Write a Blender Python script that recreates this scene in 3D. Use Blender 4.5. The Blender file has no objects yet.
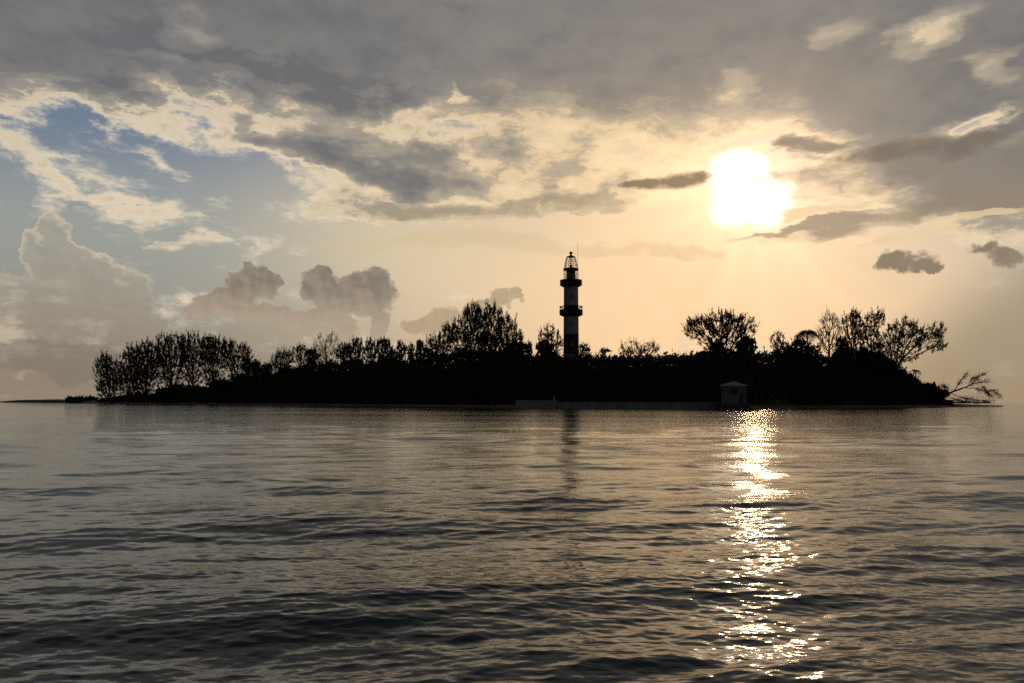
import bpy, bmesh, math, random
import numpy as np
from mathutils import Vector, Matrix, noise as mnoise

scene = bpy.context.scene
col = scene.collection
R = math.radians
random.seed(7)

# ---------------------------------------------------------------- camera
FPX, W, H = 768.0, 1024, 683
CAM_Z = 1.5
PITCH = math.atan((401.0 - H / 2) / FPX)
ROLL = R(0.19)
cam_d = bpy.data.cameras.new("camera")
cam_d.sensor_width = 36.0
cam_d.lens = 36.0 * FPX / W
cam_d.clip_start = 0.05
cam_d.clip_end = 100000
cam = bpy.data.objects.new("camera", cam_d)
col.objects.link(cam)
cam_rot = Matrix.Rotation(math.pi / 2 + PITCH, 3, 'X') @ Matrix.Rotation(ROLL, 3, 'Z')
cam.matrix_world = Matrix.Translation((0, 0, CAM_Z)) @ cam_rot.to_4x4()
scene.camera = cam

def ray(x, y):
    return (cam_rot @ Vector(((x - W / 2) / FPX, -(y - H / 2) / FPX, -1.0))).normalized()

def at(x, y, Y):
    """world point seen at photo position x, y that stands at depth Y"""
    d = ray(x, y)
    return Vector((0, 0, CAM_Z)) + d * (Y / d.y)

def azel(x, y):
    d = ray(x, y)
    return math.degrees(math.atan2(d.x, d.y)), math.degrees(math.asin(d.z))

scene.view_settings.view_transform = 'Standard'
scene.view_settings.look = 'None'
scene.view_settings.gamma = 1
scene.view_settings.exposure = 0.12
scene.view_settings.use_curve_mapping = False
scene.cycles.use_denoising = False
scene.cycles.max_bounces = 4
scene.cycles.diffuse_bounces = 2
scene.cycles.glossy_bounces = 3
scene.cycles.caustics_reflective = False
scene.cycles.caustics_refractive = False
scene.cycles.sample_clamp_indirect = 4.0

def lin(r, g, b):
    return tuple(((c / 255) / 12.92 if c / 255 <= .04045 else ((c / 255 + .055) / 1.055) ** 2.4) for c in (r, g, b))

SUN_AZ, SUN_EL = azel(757, 194)
# ---------------------------------------------------------------- sky
world = bpy.data.worlds.new("World")
scene.world = world
world.use_nodes = True
world.cycles.sampling_method = 'MANUAL'; world.cycles.sample_map_resolution = 512
wt = world.node_tree
wt.nodes.clear()

class S:
    """a shader socket with arithmetic"""
    def __init__(s, k): s.k = k
    def __add__(a, b): return op('ADD', a, b)
    __radd__ = __add__
    def __sub__(a, b): return op('SUBTRACT', a, b)
    def __rsub__(a, b): return op('SUBTRACT', b, a)
    def __mul__(a, b): return op('MULTIPLY', a, b)
    __rmul__ = __mul__

def plug(tree, v, sock):
    if isinstance(v, S): tree.links.new(v.k, sock)
    else: sock.default_value = v

def op(kind, a, b=None, c=None, clamp=False):
    n = wt.nodes.new('ShaderNodeMath'); n.operation = kind; n.use_clamp = clamp
    for i, v in enumerate((a, b, c)):
        if v is not None: plug(wt, v, n.inputs[i])
    return S(n.outputs[0])

def vop(kind, a, b=None, out=0):
    n = wt.nodes.new('ShaderNodeVectorMath'); n.operation = kind
    plug(wt, a, n.inputs[0])
    if b is not None: plug(wt, b, n.inputs[3 if kind == 'SCALE' else 1])
    return S(n.outputs[out])

def smooth(v, a, b):
    n = wt.nodes.new('ShaderNodeMapRange'); n.interpolation_type = 'SMOOTHSTEP'
    plug(wt, v, n.inputs[0]); n.inputs[1].default_value = a; n.inputs[2].default_value = b
    return S(n.outputs[0])

def xyz(x, y, z):
    n = wt.nodes.new('ShaderNodeCombineXYZ')
    for i, v in enumerate((x, y, z)): plug(wt, v, n.inputs[i])
    return S(n.outputs[0])

def mixc(f, a, b):
    n = wt.nodes.new('ShaderNodeMix'); n.data_type = 'RGBA'; n.clamp_factor = True
    plug(wt, f, n.inputs[0])
    for v, i in ((a, 6), (b, 7)):
        plug(wt, v if isinstance(v, S) else (*v[:3], 1), n.inputs[i])
    return S(n.outputs[2])

def mixf(f, a, b):
    return f * (b - a) + a

def addc(a, c, f):
    """a + colour c * f"""
    n = wt.nodes.new('ShaderNodeMix'); n.data_type = 'RGBA'; n.blend_type = 'ADD'; n.clamp_factor = False
    plug(wt, f, n.inputs[0]); plug(wt, a, n.inputs[6])
    plug(wt, c if isinstance(c, S) else (*c, 1), n.inputs[7])
    return S(n.outputs[2])

def mapv(v, loc=(0, 0, 0), rot=0, scale=(1, 1, 1), kind='POINT'):
    n = wt.nodes.new('ShaderNodeMapping'); n.vector_type = kind
    plug(wt, v, n.inputs[0]); n.inputs[1].default_value = loc
    n.inputs[2].default_value = (0, 0, rot); n.inputs[3].default_value = scale
    return S(n.outputs[0])

def fbm(v, scale, detail=5, rough=.55, dist=0, color=False):
    n = wt.nodes.new('ShaderNodeTexNoise')
    plug(wt, v, n.inputs['Vector']); n.inputs['Scale'].default_value = scale
    n.inputs['Detail'].default_value = detail; n.inputs['Roughness'].default_value = rough
    n.inputs['Distortion'].default_value = dist
    return S(n.outputs[1 if color else 0])

def curve(v, pts, lo, hi, vlo, vhi):
    """piecewise curve through (input, output) points"""
    t = (v - lo) * (1 / (hi - lo))
    n = wt.nodes.new('ShaderNodeFloatCurve')
    c = n.mapping.curves[0]
    ps = [((a - lo) / (hi - lo), (b - vlo) / (vhi - vlo)) for a, b in pts]
    while len(c.points) < len(ps): c.points.new(0.5, 0.5)
    for p, q in zip(c.points, ps): p.location = q; p.handle_type = 'VECTOR'
    n.mapping.update()
    plug(wt, t, n.inputs['Value'])
    return S(n.outputs[0]) * (vhi - vlo) + vlo

tc = wt.nodes.new('ShaderNodeTexCoord')
dirv = vop('NORMALIZE', S(tc.outputs['Generated']))
sp = wt.nodes.new('ShaderNodeSeparateXYZ'); wt.links.new(dirv.k, sp.inputs[0])
dx, dy, dz = (S(o) for o in sp.outputs)
AZ = op('ARCTAN2', dx, dy) * (180 / math.pi)
EL = op('ABSOLUTE', op('ARCSINE', dz) * (180 / math.pi))
q = xyz(AZ, EL, 0.0)
sund = Vector((math.sin(R(SUN_AZ)) * math.cos(R(SUN_EL)), math.cos(R(SUN_AZ)) * math.cos(R(SUN_EL)), math.sin(R(SUN_EL))))
SUNANG = op('ARCCOSINE', vop('DOT_PRODUCT', dirv, tuple(sund), out=1)) * (180 / math.pi)

def quad(v, a, e, rx, ry, rot):
    """squared distance from (a, e) in units of a rotated ellipse"""
    c, s_ = math.cos(R(rot)), math.sin(R(rot))
    if rot == 0:
        n = wt.nodes.new('ShaderNodeVectorMath'); n.operation = 'MULTIPLY_ADD'
        plug(wt, v, n.inputs[0]); n.inputs[1].default_value = (1 / rx, 1 / ry, 0); n.inputs[2].default_value = (-a / rx, -e / ry, 0)
        m = S(n.outputs[0])
        return vop('DOT_PRODUCT', m, m, out=1)
    d1 = vop('DOT_PRODUCT', v, (c / rx, s_ / rx, 0), out=1) - (a * c + e * s_) / rx
    d2 = vop('DOT_PRODUCT', v, (-s_ / ry, c / ry, 0), out=1) - (-a * s_ + e * c) / ry
    return d1 * d1 + d2 * d2

def blob(v, x, y, rx, ry, rot=0, p=1.0):
    """soft ellipse in azimuth / elevation; the arguments are read off the photograph"""
    a, e = azel(x, y)
    sx = (azel(x + 5, y)[0] - azel(x - 5, y)[0]) / 10
    sy = (azel(x, y - 5)[1] - azel(x, y + 5)[1]) / 10
    d = quad(v, a, e, rx * sx, ry * sy, rot)
    s = op('SUBTRACT', 1.0, d, clamp=True)
    return s if p == 1 else op('POWER', s, p)

def gauss(x, y, rx, ry, rot=0):
    a, e = azel(x, y)
    d = quad(q, a, e, rx, ry, rot)
    return op('EXPONENT', d * -1.0)

def union(v, blobs, p=1.0):
    r = None
    for b in blobs:
        t = blob(v, *b[:5], p=p) if len(b) <= 5 else blob(v, *b[:5], p=p) * b[5]
        r = t if r is None else op('MAXIMUM', r, t)
    return r

def total(v, blobs, p=1.0):
    r = None
    for b in blobs:
        t = blob(v, *b[:5], p=p)
        if len(b) > 5: t = t * b[5]
        r = t if r is None else r + t
    return r

# domain-warped copies of the direction, for ragged cloud outlines
w1 = fbm(q, .32, 5, .62, color=True)
qw = vop('ADD', q, vop('MULTIPLY', vop('SUBTRACT', w1, (.5, .5, .5)), (6.5, 5.0, 0)))           # ragged puffs
w2 = fbm(mapv(q, scale=(.45, 1, 1)), .2, 5, .62, color=True)
qp = vop('ADD', q, vop('MULTIPLY', vop('SUBTRACT', w1, (.5, .5, .5)), (3.6, 3.2, 0)))
qs = vop('ADD', q, vop('MULTIPLY', vop('SUBTRACT', w2, (.5, .5, .5)), (17.0, 5.5, 0)))           # streaky layers

def ragged(f, nz):
    return f + nz * smooth(f, 0, .2)

# --- clear sky and haze
sky = wt.nodes.new('ShaderNodeTexSky'); sky.sky_type = 'NISHITA'; sky.sun_disc = False
sky.sun_elevation = R(SUN_EL); sky.sun_rotation = R(SUN_AZ)
sky.dust_density = 1.5; sky.ozone_density = 1.5
nish = vop('SCALE', S(sky.outputs[0]), 0.085)
front = smooth(op('ABSOLUTE', AZ), 80, 36)
haze_el = op('EXPONENT', EL * (-1 / 9.5))
hazecol = mixc(front, lin(52, 56, 62), lin(140, 126, 110))
blue = mixc(front, lin(50, 57, 68), mixc(.85, nish, mixc(smooth(EL, 10.5, 19), lin(152, 163, 160), lin(86, 112, 142))))
base = mixc(op('MULTIPLY', haze_el, 1.25, clamp=True), blue, hazecol)
base = mixc(gauss(690, 260, 17.5, 15) * .93, base, lin(242, 206, 163))
base = mixc(gauss(420, 250, 11, 6.5, -10) * .55, base, lin(226, 205, 165))
base = mixc(gauss(700, 330, 15, 7) * .8, base, lin(248, 206, 157))

# --- one layer of broken cloud: thin places are lit through and bright, thick places grey
nA = fbm(mapv(qs, rot=R(12), scale=(.42, 1, 1)), .16, 7, .66)
nF = fbm(mapv(q, loc=(4, 7, 0), rot=R(9), scale=(.55, 1, 1)), .55, 4, .62)
pl = xyz(op('DIVIDE', dx, op('ABSOLUTE', dz) + .16), op('DIVIDE', dy, op('ABSOLUTE', dz) + .16), 0.0)
nB = fbm(mapv(pl, rot=R(8), scale=(1, 1.6, 1)), .8, 6, .58, .3)
SA = total(qs, [(265, 78, 190, 30, -5, .55), (335, 122, 170, 50, -17, .62), (400, 178, 130, 48, -12, .6), (165, 120, 120, 26, -10, .5),
               (8, 150, 70, 18, -8, .36), (100, 193, 80, 11, -8, .34), (185, 240, 30, 9, 0, .5), (270, 240, 90, 12, 0, .36), (330, 210, 80, 26, 0, .34),
               (520, 168, 130, 34, -6, .55), (600, 190, 140, 24, 0, .35), (255, 128, 62, 24, -12, .4), (345, 160, 115, 18, -16, .45), (130, 90, 90, 16, -8, .4), (470, 205, 150, 14, 4, .5), (205, 104, 70, 20, -4, .5), (150, 150, 70, 10, -12, .25)])
bnd = [(x, azel(x, 200)[0], azel(x, y)[1]) for x, y in ((-250, 105), (0, 96), (110, 100), (190, 82), (285, 72), (330, 92), (420, 112), (520, 135), (620, 145), (720, 140), (800, 140), (880, 190), (960, 226), (1024, 234), (1250, 260))]
BND = curve(AZ, [(-180, 6), (-80, 12)] + [(a, e) for _, a, e in bnd] + [(90, 9), (180, 6)], -180, 180, 0, 40)
soft = curve(AZ, [(-180, 6), (azel(100, 90)[0], 2.4), (azel(330, 90)[0], 2.0), (azel(480, 90)[0], 3.6), (azel(600, 120)[0], 5.5), (azel(800, 120)[0], 3.5), (azel(1000, 200)[0], 2.6), (180, 6)], -180, 180, 0, 10)
edge = op('DIVIDE', EL - BND + (nA - .5) * 6.0, soft)
dB = smooth(edge, -.9, 1.1)
gaps = total(qs, [(840, 26, 55, 22, 0, .55), (945, 26, 65, 20, 6, .8), (1002, 62, 45, 18, 0, .75), (745, 82, 34, 12, 0, .34), (930, 126, 85, 15, 8, .75), (968, 114, 34, 16, 10, .75),
                  (456, 97, 12, 10, 0, .45), (190, 38, 46, 30, 0, .5), (215, 70, 140, 9, -3, .5), (770, 136, 60, 8, 0, .45), (1010, 132, 45, 11, 0, .4)])
thick = dB * 1.35 + SA + (nA - .5) * mixf(dB, 2.2, 1.0) + (nF - .5) * mixf(dB, 1.35, .6) - gaps * .95
thin = smooth(thick, .08, .56)
def ramp(v, stops):
    n = wt.nodes.new('ShaderNodeValToRGB'); plug(wt, v, n.inputs[0]); n.color_ramp.interpolation = 'EASE'
    e = n.color_ramp.elements
    while len(e) < len(stops): e.new(.5)
    for x, (p, c) in zip(e, stops): x.position = p; x.color = (*c, 1)
    return S(n.outputs[0])
tv = thick * .6
cool = ramp(tv, [(.10, lin(196, 190, 176)), (.24, lin(210, 196, 171)), (.36, lin(196, 181, 157)), (.50, lin(144, 139, 131)), (.72, lin(117, 116, 115)), (.95, lin(100, 101, 104))])
warm = ramp(tv, [(.10, lin(234, 203, 157)), (.24, lin(240, 210, 164)), (.40, lin(222, 195, 153)), (.56, lin(178, 161, 135)), (.76, lin(140, 131, 118)), (.98, lin(116, 113, 109))])
deck = mixc(gauss(680, 175, 21, 10.5), cool, warm)
tone = smooth((nB - .5) * 2.6 + (nA - .5) * 1.2, -.5, .5)
deck = mixc(op('MULTIPLY', smooth(op('ABSOLUTE', AZ), 38, 80), .97), deck, mixc(tone, lin(31, 36, 44), lin(45, 49, 56)))
deck = vop('SCALE', deck, mixf(tone, .97, 1.13))
cur = mixc(thin, base, deck)

# --- aureole round the sun behind the cloud
cur = addc(cur, lin(255, 216, 176), op('EXPONENT', SUNANG * SUNANG * (-1 / 22)) * .34)
cur = addc(cur, lin(255, 214, 160), gauss(700, 190, 8.5, 3.0) * .12)
cur = addc(cur, lin(255, 216, 176), op('EXPONENT', SUNANG * (-1 / 9.0)) * .14)

# --- the sun's burnt-out patch in the cloud
nS = (fbm(mapv(q, scale=(.7, 1, 1)), .55, 5, .66) - .5) * 2.2
fS = union(q, [(753, 197, 48, 36, -8), (738, 176, 38, 30, 0), (738, 204, 34, 30, 0)])
fS = ragged(fS, nS)
cur = addc(cur, (1.0, .80, .57), smooth(fS, .0, .9) * .40)
cur = addc(cur, (1.0, .92, .74), smooth(fS, .02, 1.2) * 1.0)

# --- dark streaks and small dark clouds
def layer(cur, v, blobs, colour, a, b, k=1.0, nz=None, p=1.0):
    f = union(v, blobs, p)
    g = f
    if nz is not None: f = f + nz
    return mixc(op('MULTIPLY', smooth(f, a, b), smooth(g, 0, .2)) * k, cur, colour)

jag = (fbm(qs, .22, 6, .62) - .5) * 3.0
jag2 = (fbm(mapv(q, scale=(.5, 1, 1)), .5, 5, .62) - .5) * 2.6
billow = (fbm(q, .8, 5, .64) - .5) * 2.4
jag3 = jag2 * .9 + billow * .7 + .1
cur = layer(cur, qs, [(900, 216, 170, 14, 3), (850, 221, 90, 8, 3), (1010, 205, 90, 26, 0), (800, 222, 70, 6, 4)], lin(146, 131, 111), .02, 1.0, .8, jag * .45)
cur = layer(cur, qs, [(890, 170, 130, 34, 0), (1000, 170, 110, 50, 0)], lin(140, 128, 112), .0, 1.1, .8, jag)
cur = layer(cur, qs, [(880, 146, 110, 15, 3), (797, 145, 32, 12, 0), (955, 140, 60, 16, 10)], lin(120, 108, 96), .02, 1.0, .8, jag2 * .6)
cur = layer(cur, qs, [(480, 206, 160, 16, 3), (560, 196, 60, 10, 0)], lin(158, 144, 120), .0, 1.1, .75, jag)
cur = layer(cur, qs, [(480, 245, 200, 12, 0), (660, 248, 120, 8, 0)], lin(205, 180, 140), .1, .9, .4, jag)
cur = layer(cur, q, [(684, 180, 32, 10, 3), (662, 183, 40, 8, 0), (648, 182, 34, 5, 4)], lin(130, 110, 87), .0, 1.0, .9, jag3 * .9)
cur = layer(cur, qp, [(914, 259, 27, 12, 6), (896, 265, 30, 9, 0), (925, 262, 18, 6, 0), (1008, 255, 30, 10, -8), (990, 249, 26, 7, -6)], lin(122, 108, 93), .12, 1.05, .88, jag3 * 1.5 - .08)
cur = layer(cur, qs, [(950, 232, 110, 6, 3), (830, 208, 90, 5, 2)], lin(226, 200, 156), .1, .8, .7, jag)

# --- shaded air, lower right
shade = op('MULTIPLY', smooth(AZ * 1.0 + EL * -1.25 + (fbm(q, .06, 3, .5) - .5) * 3, 18.0, 27.5), smooth(EL, 13, 8))
cur = mixc(shade * .82, cur, mixc(smooth(EL, 0, 6), lin(156, 136, 111), lin(154, 141, 117)))

# --- cumulus banks near the horizon
bl2 = (fbm(mapv(q, loc=(-.35, -.35, 0)), .8, 3, .6) - .5) * 2.4
litP = smooth(billow - bl2, -.55, .55)
tower = [(60, 238, 19, 26, 12), (46, 256, 34, 26, 0), (66, 262, 34, 24, 0), (90, 278, 40, 26, 0), (60, 330, 130, 62, 0), (128, 300, 34, 34, 0), (-80, 340, 150, 70, 0)]
fT = ragged(union(qp, tower), billow * .6)
tmask = smooth(fT, .02, .8)
rim = smooth(fT, .05, .22) * smooth(fT, .62, .2) * smooth(EL, 6.2, 9.5)
cur = mixc(tmask * .42, cur, mixc(op('MULTIPLY', litP, smooth(EL, 3, 9)) * .6, mixc(smooth(EL, 2, 11), lin(140, 124, 107), lin(154, 144, 126)), lin(178, 164, 140)))
cur = mixc(rim * .55, cur, lin(210, 190, 158))
cur = layer(cur, qw, [(15, 356, 70, 26, 0), (80, 362, 55, 22, 0), (-90, 350, 110, 40, 0)], lin(122, 113, 104), .05, .6, .62, billow * .6)

puffs = [(225, 302, 40, 16, 12), (252, 284, 30, 20, 20), (262, 276, 16, 12, 0), (270, 314, 80, 11, 2), (322, 284, 26, 20, 0), (326, 270, 13, 10, 0), (362, 290, 38, 20, 0), (350, 300, 48, 16, 0),
         (330, 326, 28, 20, 0), (382, 320, 12, 20, 0)]
fP = ragged(union(qp, puffs), billow * .62 + .16)
pcol = mixc(smooth(EL, 5.4, 8.6), lin(164, 147, 127), mixc(smooth(fP, .0, .6), lin(150, 136, 119), lin(119, 110, 102)))
pcol = mixc(op('MULTIPLY', litP, .38), pcol, lin(180, 163, 140))
cur = mixc(smooth(fP, .02, .55) * smooth(EL, .5, 6.0) * .95, cur, pcol)
puffs2 = [(440, 318, 26, 13, 25), (424, 328, 22, 12, 0), (502, 300, 14, 13, 0), (516, 294, 9, 9, 0), (480, 312, 22, 14, 0)]
fQ = ragged(union(qp, puffs2), billow * .62 + .1)
cur = mixc(smooth(fQ, .0, .6) * .8, cur, mixc(op('MULTIPLY', litP, .5), lin(160, 141, 116), lin(190, 168, 135)))

# --- faint beams
beams = fbm(xyz(op('ARCTAN2', EL - SUN_EL, AZ - SUN_AZ + .6), 0.0, 0.0), 2.6, 3, .6)
cur = vop('SCALE', cur, (beams - .5) * .42 * op('EXPONENT', SUNANG * (-1 / 13.0)) * smooth(SUNANG, 1, 5) + 1.0)
# overhead and behind: even grey cloud
cur = mixc(smooth(EL, 32, 50), cur, mixc(smooth(dy, .45, -.1), mixc(tone, lin(66, 68, 73), lin(88, 89, 90)), mixc(tone, lin(33, 38, 46), lin(47, 51, 57))))
cur = vop('SCALE', cur, 10.0)
bg = wt.nodes.new('ShaderNodeBackground')
plug(wt, cur, bg.inputs[0]); bg.inputs[1].default_value = 0.1
wo = wt.nodes.new('ShaderNodeOutputWorld')
wt.links.new(bg.outputs[0], wo.inputs[0])

sun_d = bpy.data.lights.new("sun", 'SUN')
sun_d.energy = 0.065; sun_d.angle = R(1.6); sun_d.color = (1.0, .63, .34)
sun = bpy.data.objects.new("sun", sun_d); col.objects.link(sun)
sun.rotation_euler = (-sund).to_track_quat('-Z', 'Y').to_euler()
# ---------------------------------------------------------------- helpers for objects and materials
def tag(o, label=None, cat=None, group=None, kind=None):
    if label: o["label"] = label
    if cat: o["category"] = cat
    if group: o["group"] = group
    if kind: o["kind"] = kind
    return o

def link_mesh(name, verts, faces, mat=None, parent=None, smooth=False):
    me = bpy.data.meshes.new(name)
    if isinstance(verts, np.ndarray):
        v = np.ascontiguousarray(verts, dtype=np.float32); f = np.ascontiguousarray(faces, dtype=np.int32)
        n, m = f.shape
        me.vertices.add(len(v)); me.vertices.foreach_set("co", v.ravel())
        me.loops.add(n * m); me.loops.foreach_set("vertex_index", f.ravel())
        me.polygons.add(n); me.polygons.foreach_set("loop_start", np.arange(0, n * m, m, dtype=np.int32))
        me.polygons.foreach_set("loop_total", np.full(n, m, dtype=np.int32))
        me.update(calc_edges=True)
    else:
        me.from_pydata(verts, [], faces); me.update()
    if smooth: me.polygons.foreach_set("use_smooth", np.ones(len(me.polygons), dtype=bool))
    if mat:
        for m_ in (mat if isinstance(mat, (list, tuple)) else [mat]): me.materials.append(m_)
    o = bpy.data.objects.new(name, me); col.objects.link(o)
    if parent: o.parent = parent
    return o

def new_mat(name):
    m = bpy.data.materials.new(name); m.use_nodes = True
    nt = m.node_tree
    return m, nt, nt.nodes["Principled BSDF"]

def noise_mat(name, c1, c2, scale=3.0, rough=.8, bump=0.0, spec=.3, detail=6, lo=.35, hi=.65):
    """surface whose own colour varies between c1 and c2"""
    m, nt, b = new_mat(name)
    tc_ = nt.nodes.new('ShaderNodeTexCoord')
    n = nt.nodes.new('ShaderNodeTexNoise'); n.inputs['Scale'].default_value = scale; n.inputs['Detail'].default_value = detail
    nt.links.new(tc_.outputs['Object'], n.inputs['Vector'])
    r = nt.nodes.new('ShaderNodeValToRGB'); e = r.color_ramp.elements
    e[0].position = lo; e[1].position = hi; e[0].color = (*c1, 1); e[1].color = (*c2, 1)
    nt.links.new(n.outputs[0], r.inputs[0]); nt.links.new(r.outputs[0], b.inputs['Base Color'])
    b.inputs['Roughness'].default_value = rough; b.inputs['Specular IOR Level'].default_value = spec
    if bump:
        bp = nt.nodes.new('ShaderNodeBump'); bp.inputs['Strength'].default_value = bump; bp.inputs['Distance'].default_value = .05
        nt.links.new(n.outputs[0], bp.inputs['Height']); nt.links.new(bp.outputs[0], b.inputs['Normal'])
    return m

# ---------------------------------------------------------------- water
def build_water():
    rng = np.random.default_rng(11)
    # rings: fine near the boat, coarser outwards, all the way to the horizon
    r1 = 1 / (1 / 3.0 - (1 / 3.0 - 1 / 260.0) * np.linspace(0, 1, 1050))
    r2 = np.geomspace(285, 45000, 60)
    r = np.concatenate([[.02, .5], np.linspace(.9, 2.98, 90), r1, r2])
    a_f = np.radians(np.linspace(-43, 43, 1250))
    a_b = np.radians(np.linspace(43, 317, 120))[1:-1]
    az = np.concatenate([a_f, a_b])
    nr, na = len(r), len(az)
    X = (r[:, None] * np.sin(az)[None, :]); Y = (r[:, None] * np.cos(az)[None, :])
    hx = np.zeros((nr, na)); hy = np.zeros((nr, na)); hz = np.zeros((nr, na))
    dr = np.gradient(r)
    N = 270
    lam = np.geomspace(.06, 9.0, N) * np.exp(rng.normal(0, .02, N))
    wgt = np.interp(np.log(lam), np.log([.06, .11, .25, .5, 1.0, 1.8, 3.5, 5.0, 9.0]), [1.5, 1.7, 1.9, 1.6, .8, .45, .55, .45, .2])
    slope = wgt * math.sqrt(2 * MSS / (wgt ** 2).sum())
    spread = np.interp(np.log(lam), np.log([.06, .2, .5, 1.5, 9.0]), [.52, .46, .40, .30, .22])
    th = math.radians(-83) + rng.normal(0, 1, N) * spread
    extra = np.where((lam > 1.5) & (lam < 4.5), 1.0, 0.0)
    slope = np.sqrt(slope ** 2 + extra * 2 * SWELL / extra.sum())
    ph = rng.uniform(0, 2 * np.pi, N)
    fine = slice(0, len(a_f))
    for i in range(N):
        k = 2 * np.pi / lam[i]
        w = np.clip((2.2 - k * dr) / 1.2, 0, 1)                # leave out waves finer than the rings
        w = w * w * (3 - 2 * w)
        rows = np.nonzero(w > 0)[0]
        if len(rows) == 0: continue
        sl = slice(rows[0], rows[-1] + 1)
        p = k * (X[sl, fine] * math.cos(th[i]) + Y[sl, fine] * math.sin(th[i])) + ph[i]
        a = (slope[i] / k * w[sl])[:, None]
        s_ = np.sin(p); c_ = np.cos(p)
        hz[sl, fine] += a * c_
        q_ = .9
        hx[sl, fine] -= q_ * a * s_ * math.cos(th[i]); hy[sl, fine] -= q_ * a * s_ * math.sin(th[i])
    # wind patches: livelier and calmer stretches of water
    V = np.stack([X + hx, Y + hy, hz], -1).reshape(-1, 3)
    i = np.arange(nr - 1)[:, None]; j = np.arange(na)[None, :]; j2 = (j + 1) % na
    F = np.stack(np.broadcast_arrays(i * na + j, (i + 1) * na + j, (i + 1) * na + j2, i * na + j2), -1).reshape(-1, 4)[:, ::-1]
    m, nt, b = new_mat("water")
    b.inputs['Base Color'].default_value = (.012, .019, .017, 1)
    b.inputs["IOR"].default_value = 1.48
    b.inputs['Roughness'].default_value = .05
    geo = nt.nodes.new('ShaderNodeNewGeometry')
    def nz(scale, sx, sy, detail, rough=.55, rot=0):
        mp = nt.nodes.new('ShaderNodeMapping'); mp.inputs['Scale'].default_value = (sx, sy, 1); mp.inputs['Rotation'].default_value = (0, 0, rot)
        n = nt.nodes.new('ShaderNodeTexNoise'); n.inputs['Scale'].default_value = scale
        n.inputs['Detail'].default_value = detail; n.inputs['Roughness'].default_value = rough
        nt.links.new(geo.outputs['Position'], mp.inputs[0]); nt.links.new(mp.outputs[0], n.inputs['Vector'])
        return n.outputs[0]
    def math_(kind, a, b_):
        n = nt.nodes.new('ShaderNodeMath'); n.operation = kind
        for q_, v in enumerate((a, b_)):
            if isinstance(v, (int, float)): n.inputs[q_].default_value = v
            else: nt.links.new(v, n.inputs[q_])
        return n.outputs[0]
    dist = nt.nodes.new('ShaderNodeVectorMath'); dist.operation = 'LENGTH'; nt.links.new(geo.outputs['Position'], dist.inputs[0])
    far = nt.nodes.new('ShaderNodeMapRange'); far.interpolation_type = 'SMOOTHSTEP'
    nt.links.new(dist.outputs['Value'], far.inputs[0]); far.inputs[1].default_value = 8; far.inputs[2].default_value = 50
    mid = nz(1.9, .34, 1.3, 3, .58, .12)                       # wavelets about a metre long, which the far rings cannot carry
    ripple = nz(9.0, .36, 1.2, 3, .55, -.1)                      # hand-sized ripples everywhere
    swell = nz(.42, .32, 1.2, 2, .5, .1)                      # waves two to three metres long, far out
    far2 = nt.nodes.new('ShaderNodeMapRange'); far2.interpolation_type = 'SMOOTHSTEP'
    nt.links.new(dist.outputs['Value'], far2.inputs[0]); far2.inputs[1].default_value = 25; far2.inputs[2].default_value = 110
    patch = nz(.05, .35, 1.4, 3, .6)                          # gusts
    pm = nt.nodes.new('ShaderNodeMapRange'); nt.links.new(patch, pm.inputs[0])
    for q_, v in ((1, .35), (2, .65), (3, .55), (4, 1.25)): pm.inputs[q_].default_value = v
    h = math_('ADD', math_('MULTIPLY', math_('MULTIPLY', mid, FAR_H), far.outputs[0]), math_('MULTIPLY', ripple, RIP_H))
    h = math_('ADD', h, math_('MULTIPLY', math_('MULTIPLY', swell, SW_H), far2.outputs[0]))
    h = math_('MULTIPLY', h, pm.outputs[0])
    bp = nt.nodes.new('ShaderNodeBump'); bp.inputs['Strength'].default_value = 1; bp.inputs['Distance'].default_value = 1
    nt.links.new(h, bp.inputs['Height']); nt.links.new(bp.outputs[0], b.inputs['Normal'])
    return tag(link_mesh("sea_water", V, F, m, smooth=True), kind="structure")

MSS, FAR_H, RIP_H, SW_H, SWELL = .0128, .070, .011, .08, .0038
build_water()
# ---------------------------------------------------------------- the island
def seeded(k): return np.random.default_rng(k)

SHORE = [(-2, 395), (8, 372), (30, 350), (60, 328), (95, 300), (200, 262), (300, 232), (420, 200), (510, 178), (620, 171), (700, 169), (745, 172), (765, 196), (800, 208), (850, 218), (900, 236), (930, 250), (960, 266), (985, 284), (1003, 300)]
SX = [s[0] for s in SHORE]; SD = [s[1] for s in SHORE]
def shore_depth(x): return float(np.interp(x, SX, SD))

def ground_z(inland):
    return np.interp(inland, [-6, 0, 2.5, 9, 25, 200], [-1.2, -.05, .35, .85, 1.25, 1.4])

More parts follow.
